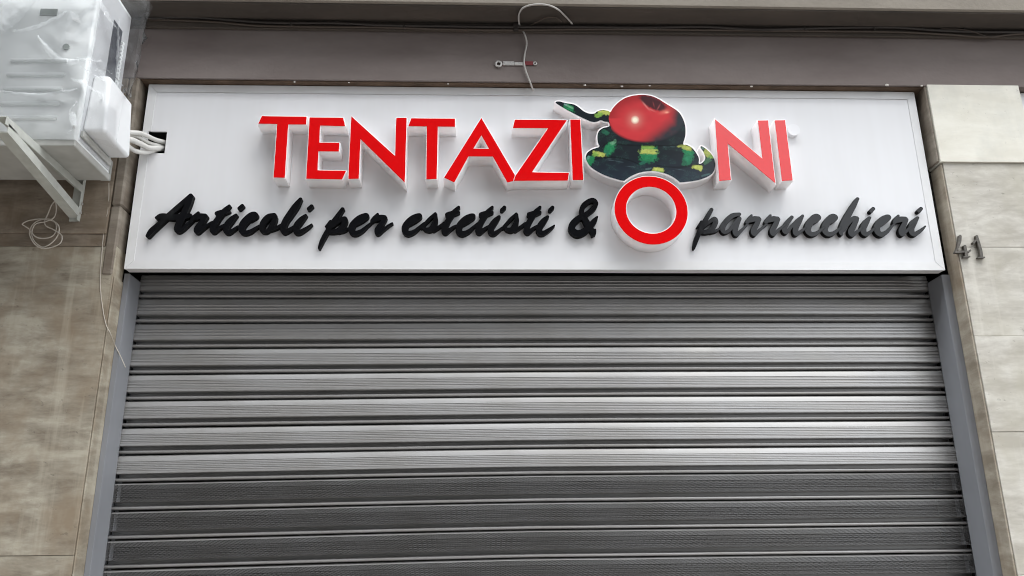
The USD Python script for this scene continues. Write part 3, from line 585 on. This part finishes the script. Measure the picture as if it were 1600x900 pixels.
br = thing('wall_bracket', (-.161, -.034, 2.745), 'pale steel wall bracket with slanting arm under the air conditioner', 'bracket')
bx0, bx1 = -.197, -.160
arm0, arm1 = np.array([0, -.036, 2.747]), np.array([0, -.545, 2.822])
def bar(a, b, x0, x1, h, t=None): return hexa([(x, p[1], p[2] + d) for x in (x0, x1) for p in (a, b) for d in (0, h)])
part(br, 'arm', cat_([bar(arm0, arm1, bx1 - .004, bx1, .030), bar(arm0 + [0, 0, -.0005], arm1 + [0, 0, -.0005], bx0, bx1 - .0042, .004)]), M['bracket'])
part(br, 'support_rail', cat_([cbox(bx1 - .004, bx1, -.56, -.036, AZ0 - .030, AZ0 - .0025, .001), cbox(bx0, bx1 - .0042, -.56, -.036, AZ0 - .0065, AZ0 - .0028, .001)]), M['bracket'])
part(br, 'wall_leg', cat_([cbox(bx1 - .003, bx1 + .0005, -.058, -.0395, 2.735, 3.02, .001), cbox(bx0, bx1 - .0035, -.0435, -.0395, 2.735, 3.02, .001)]), M['bracket'])
for zz in (2.765, 2.80):
    bo = trimesh.creation.cylinder(.005, .006, sections=6); bo.apply_transform(trimesh.transformations.rotation_matrix(np.pi / 2, [0, 1, 0])); bo.apply_translation([bx1 + .003, -.050, zz]); part(br, 'bolt', bo, M['zinc'])

# the crumpled clear film round the unit: a sheet of flat facets and sharp creases, with thicker folds
from scipy.spatial import Delaunay
def film_base(u, z):
    """a point of the smooth sheet: u runs along the section from the far left of the front to the wall"""
    k = (z - 2.925) / .64
    bulge = .004 + .030 * np.clip((k - .55) / .45, 0, 1) ** 1.2
    over = np.clip((z - 3.47) / .10, 0, 1)
    base = np.array([(-.90, AYF - .020 + .10 * over), (-.60, AYF - .019 + .08 * over), (-.35, AYF - .019 + .07 * over), (-.16, AYF - .020 + .06 * over), (AX1 - .03, AYF - .019 + .05 * over), (AX1 + .012, AYF + .004 + .04 * over),
                     (AX1 + .022 + bulge * 1.1, -.29), (AX1 + .034 + bulge * 1.4, -.20), (AX1 + .040 + bulge * 1.2, -.13), (AX1 + .02, -.070)])
    low = np.clip((3.20 - z) / .06, 0, 1); low = low * low * (3 - 2 * low)
    base2 = base.copy(); base2[4:] = [(-.06, AYF - .016), (-.01, AYF - .012), (.022, -.356), (.038, -.33), (.0385, -.30), (.038, -.27)]
    base = base * (1 - low) + base2 * low
    p = spline(base, 12); L = np.r_[0, np.cumsum(np.linalg.norm(np.diff(p, axis=0), axis=1))]
    q = np.array([np.interp(u, L, p[:, 0]), np.interp(u, L, p[:, 1])]); q2 = np.array([np.interp(u + .01, L, p[:, 0]), np.interp(u + .01, L, p[:, 1])]); q0 = np.array([np.interp(u - .01, L, p[:, 0]), np.interp(u - .01, L, p[:, 1])])
    t = q2 - q0; t /= np.linalg.norm(t) + 1e-9; n = np.array([t[1], -t[0]])
    return q, n
ULEN = 1.26
def film_pt(u, z, h):
    q, n = film_base(u, z); return np.array([q[0] + n[0] * h, q[1] + n[1] * h, z])
def film():
    pts = []
    for _ in range(6000):                                # finer crumpling near the corner and on the side, wide panes on the front
        u, z = rng.uniform(0, ULEN), rng.uniform(2.92, 3.575)
        rmin = .060 if u < .70 else .024
        if u < .78 and z > 3.38: rmin = .045
        if all((u - a) ** 2 + ((z - b) * .8) ** 2 > rmin ** 2 for a, b in pts): pts.append((u, z))
    for z in np.linspace(2.92, 3.575, 22): pts += [(0, z), (ULEN, z)]
    for u in np.linspace(.03, ULEN - .03, 44):
        pts += [(u, 2.905 + .035 * meshkit.noise(np.array([[u * 24, .3, .1]]), 5)[0] + (.02 if u < .8 else -.01)), (u, 3.565 + .05 * meshkit.noise(np.array([[u * 17, .7, .2]]), 6)[0])]
    pts = np.array(pts); tri = Delaunay(pts * [1, .8]).simplices
    h = np.where(pts[:, 0] < .78, rng.uniform(.000, .007, len(pts)), np.where(pts[:, 1] < 3.2, rng.uniform(-.002, .006, len(pts)), rng.uniform(-.006, .016, len(pts))))
    V = np.array([film_pt(u, z, k) for (u, z), k in zip(pts, h)])
    m = trimesh.Trimesh(V, tri, process=False)
    m = m.subdivide()                                     # slight curl inside each facet
    m.vertices = m.vertices + (np.stack([meshkit.fbm(m.vertices * 26 + o, 2, 3 + o) for o in (0, 5, 9)], 1) - .5) * .003
    return m
wrap = thing('plastic_wrap', (-.3, -.36, 2.93), 'crumpled clear plastic film wrapped round the air conditioner', 'plastic wrap')
part(wrap, 'sheet', film(), M['film'], smooth=30)
def fold(px_pts, widths, label=None):
    """a doubled strip of film lying on the sheet, given by pixels on the unit's front or side"""
    c = []
    for (px, py), w in zip(px_pts, widths):
        p = U(px, py, AYF - .022)
        if p[0] > AX1 - .01: p = UX(px, py, AX1 + .045)
        c.append((*p, w))
    c = spline(np.array(c), 8); v = []
    for i, (x, y, z, w) in enumerate(c):
        t = c[min(i + 1, len(c) - 1), :3] - c[max(i - 1, 0), :3]; t /= np.linalg.norm(t) + 1e-9
        side = np.cross(t, np.array([.3, -.95, 0])); side /= np.linalg.norm(side) + 1e-9
        j = rng.normal(0, .0012, 3)
        for k, lift in ((-1, 0), (-.3, .006), (.4, .004), (1, -.001)):
            v.append(np.array([x, y, z]) + side * w * k + np.array([.3, -.95, 0]) * lift + j)
    n = len(c); f = [(i * 4 + a, i * 4 + a + 1, i * 4 + a + 5, i * 4 + a + 4) for i in range(n - 1) for a in range(3)]
    part(wrap, 'fold', (np.array(v), np.array(f)), M['film_fold'], smooth=60)
fold([(58, 56), (72, 74), (92, 92), (112, 97), (124, 94)], [.004, .010, .012, .012, .003])
fold([(20, 48), (36, 47), (62, 40), (92, 26), (104, 18)], [.002, .006, .007, .005, .001])
fold([(-6, 40), (12, 26), (30, 8), (48, -8)], [.030, .036, .034, .024])
fold([(-4, 142), (28, 147), (62, 149), (92, 144), (122, 140)], [.003, .007, .008, .006, .002])
fold([(112, 124), (132, 130), (152, 146), (166, 160), (174, 176)], [.003, .010, .016, .014, .006])
fold([(126, 105), (146, 116), (168, 130), (180, 137)], [.0015, .003, .003, .002])
fold([(122, 92), (140, 94), (160, 96)], [.002, .004, .003])
fold([(186, 30), (184, 70), (182, 110), (180, 132)], [.002, .004, .004, .002])
fold([(120, 158), (112, 176), (116, 196), (108, 208)], [.004, .010, .008, .004])
fold([(150, -6), (162, 14), (172, 30), (184, 46)], [.006, .010, .008, .003])

# white insulated pipes into the sign
pb = thing('pipe_bundle', tuple(U(200, 225, -.08)), 'white insulated pipes running from the air conditioner into the sign', 'pipes')
def pth(*a): return [U(px, py, y) for px, py, y in a]
for pts, r in ((pth((186, 206, -.16), (205, 207, -.11), (222, 209, -.05), (242, 218, -.005), (256, 222, .02), (262, 224, .043)), .0085),
               (pth((182, 216, -.17), (203, 218, -.12), (218, 224, -.06), (232, 231, -.025), (246, 232, .0), (258, 231, .042)), .0105),
               (pth((180, 222, -.17), (196, 226, -.12), (212, 236, -.06), (228, 238, -.022), (242, 235, .002), (254, 233, .042)), .0085),
               (pth((180, 212, -.15), (196, 212, -.10), (214, 213, -.055), (232, 223, -.012), (246, 227, .010), (256, 228, .042)), .0075)):
    part(pb, 'pipe', tube(pts, r, 6, 10), M['pvc'], smooth=True)

# ------------------------------------------------------------------ cables and small fittings
def wire(name, pts, r, m, label, cat, sides=6): return tag(part(None, name, tube(pts, r, 7, sides), m, smooth=True), label, cat)
yt = -.048
wc = thing('white_cable', tuple(U(832, 142, -.04)), 'white cable looping out under the ledge and down to the sign top', 'cable')
part(wc, 'cable', tube(pth((833, 142, -.012), (829, 130, -.040), (822, 112, -.047), (819, 98, -.052), (820, 84, -.047), (823, 68, -.048), (820, 54, -.062)) + [UZ(a, b, 3.570 - d) for a, b, d in ((815, 46, .012), (811, 36, .004), (811, 22, .002), (818, 12, .002), (836, 7, .004), (856, 8, .004), (872, 15, .002), (884, 26, .002), (894, 37, .003))], .0034, 7, 8), M['white_wire'], smooth=True)
dk = thing('fascia_cable', tuple(U(800, 42, yt)), 'dark old cables running along under the ledge, the full width of the facade', 'cable')
path1 = [(150, 16), (215, 27), (300, 27), (420, 34), (520, 36), (600, 38), (700, 41), (800, 41), (900, 42), (1000, 42), (1100, 42), (1180, 45), (1250, 45), (1320, 42), (1400, 43), (1460, 46), (1530, 50), (1600, 49), (1700, 52)]
path2 = [(215, 30), (330, 34), (400, 40), (500, 42), (600, 43), (700, 46), (800, 47), (900, 46), (1000, 46), (1100, 47), (1200, 48), (1300, 49), (1400, 50), (1480, 54), (1540, 58), (1600, 53), (1700, 56)]
part(dk, 'cable', tube([U(a, b + (1.3 if k % 2 else 0), -.060) for k, (a, b) in enumerate(path1)], .0062, 6, 6), M['dark_wire'], smooth=True)
part(dk, 'cable', tube([U(a, b, -.056) for a, b in path2], .0046, 6, 6), M['brown_wire'], smooth=True)
part(dk, 'cable', tube(pth((1470, 45, -.064), (1510, 47, -.065), (1545, 58, -.060), (1560, 58, -.055)), .0020, 6, 6), M['brown_wire'], smooth=True)
for px, py in ((455, 39), (632, 42), (806, 43), (1030, 44), (1257, 46), (1365, 45), (1505, 44)):
    c = U(px, py, -.056); big = px == 806
    part(dk, 'cable_clip', cbox(c[0] - (.010 if big else .004), c[0] + (.010 if big else .004), -.066, -.0505, c[2] - (.017 if big else .008), c[2] + (.015 if big else .008), .002), M['dark_wire'])
wire('loose_dark_wire', [UZ(a, b, 3.566 - d) for a, b, d in ((812, 46, .008), (826, 41, .004), (840, 34, 0), (852, 28, 0), (864, 27, 0), (872, 30, 0), (877, 34, .003))], .0024, M['brown_wire'], 'short dark wire with a bare end curling out beside the white cable loop', 'wire')
st = thing('metal_strap', tuple(U(806, 100, -.04)), 'bent zinc wall strap with a red band, crossed by the white cable', 'strap')
ca, cb = U(786, 99, -.036), U(817, 101, -.036)
part(st, 'plate', cat_([cbox(ca[0], cb[0] - .034, -.040, -.0355, ca[2] - .010, ca[2] + .008, .001), cbox(cb[0] - .033, cb[0] + .004, -.041, -.0357, ca[2] - .010, ca[2] + .004, .001)]), M['zinc'])
rg = trimesh.creation.torus(.011, .0042, 18, 8); rg.apply_transform(trimesh.transformations.rotation_matrix(np.pi / 2, [1, 0, 0])); rg.apply_translation(U(779, 100, -.041)); part(st, 'ring', rg, M['zinc'], smooth=True)
rb0, rb1 = U(818, 96, -.037), U(833, 102, -.037)
part(st, 'red_band', cbox(cb[0] + .005, rb1[0], -.040, -.0356, rb1[2], rb0[2], .001), M['red_tape'])
rg2 = trimesh.creation.torus(.006, .0026, 14, 6); rg2.apply_transform(trimesh.transformations.rotation_matrix(np.pi / 2, [1, 0, 0])); rg2.apply_translation(U(836, 99, -.039)); part(st, 'ring', rg2, M['zinc'], smooth=True)

coil = [(92, 312, -.075), (82, 318, -.07), (75, 334, -.06), (70, 345, -.052), (72, 353, -.050), (82, 358, -.050), (92, 364, -.052), (97, 370, -.054), (94, 380, -.055), (82, 386, -.052), (66, 388, -.050), (53, 380, -.049), (46, 364, -.050), (52, 350, -.053), (66, 343, -.056), (82, 345, -.057), (92, 354, -.054), (90, 368, -.050), (80, 380, -.047), (66, 386, -.046), (53, 376, -.047), (47, 360, -.050), (40, 354, -.055), (35, 350, -.058), (44, 345, -.058), (62, 342, -.055), (80, 343, -.050), (88, 352, -.048), (85, 366, -.047), (74, 372, -.049), (58, 371, -.053), (50, 362, -.057), (56, 350, -.060), (72, 346, -.060), (84, 340, -.060), (88, 328, -.063), (87, 316, -.070)]
tag(part(None, 'wire_coil', tube(pth(*coil), .0021, 8, 6), M['pale_wire'], smooth=True), 'loosely coiled thin pale wire hanging below the wall bracket', 'wire')
wire('hanging_wire', pth((170, 286, -.070), (170, 310, -.040), (168, 332, -.0385), (163, 352, -.0365), (160, 385, -.0335), (157, 425, -.0325), (157, 452, -.0325), (161, 485, -.0328), (166, 508, -.0335), (173, 522, -.036), (180, 540, .034), (188, 556, .036), (196, 574, .0375)), .0013, M['pale_wire'], 'thin pale wire hanging down the left slabs and across the guide rail', 'wire')

def digit(strokes, label):
    shp = unary_union([stroke(s, 1400, 370, 8.0, -.043) for s in strokes])
    tag(part(None, 'house_number', extrude(shp, -.044, -.0312), M['brass'], smooth=30), label, 'house number', None)
digit([[(803, -8, 34), (795, 60, 38), (770, 140, 22), (742, 192, 14)], [(745, 192, 24), (830, 186, 24), (922, 180, 18), (930, 162, 8)], [(862, 118, 34), (874, 180, 32), (882, 240, 36)], [(846, 252, 16), (922, 248, 16)]], 'weathered metal numeral 4, the house number figure nearer the sign')
digit([[(1010, -8, 30), (1035, 80, 36), (1062, 180, 36), (1070, 240, 34)], [(970, 74, 26), (1005, 40, 16)], [(1032, 258, 18), (1104, 256, 18)]], 'slim weathered numeral 1, the second house number figure beside the sign')

# ------------------------------------------------------------------ the next shop's sign and the street behind the camera
ns = thing('neighbouring_sign', (4.9, .02, ZB), 'white sign of the next shop, just showing past the cream slab', 'sign')
part(ns, 'sign_case', box(3.435, 6.4, .004, .044, ZB, ZT - .003), M['frame'])
for q in ([(3.432, ZB), (3.432, ZT), (3.465, ZT - F), (3.465, ZB + F)], [(3.432, ZT), (6.4, ZT), (6.37, ZT - F), (3.465, ZT - F)]): part(ns, 'frame_bar', extrude(Polygon(q).buffer(-.0006, join_style='mitre'), 0, .0036), M['frame'])
part(ns, 'panel', box(3.4665, 6.36, .001, .0038, ZB + F, ZT - F - .001), M['panel'])
part(bld, 'neighbour_shutter', box(3.404, 6.5, .12, .16, 0, ZB - .01), M['guide'])

opp = thing('opposite_building', (-4, -9, 0), 'dark plain building across the street, seen only as a reflection in the letters', 'building')
part(opp, 'wall', box(-45, 4.55, -18, -8.0, 0, 12), M['far_wall'])
for r_ in range(3):
    for c_ in range(8):
        x0 = -14.4 + c_ * 2.3; z0 = 1.2 + r_ * 3.6
        w_ = part(opp, 'window', box(x0 - .08, x0 + 1.18, -8.0 + .002, -7.93, z0 - .08, z0 + 1.78), M['far_frame'])
        part(w_, 'pane', box(x0, x0 + 1.1, -7.928, -7.92, z0, z0 + 1.7), M['far_glass'])
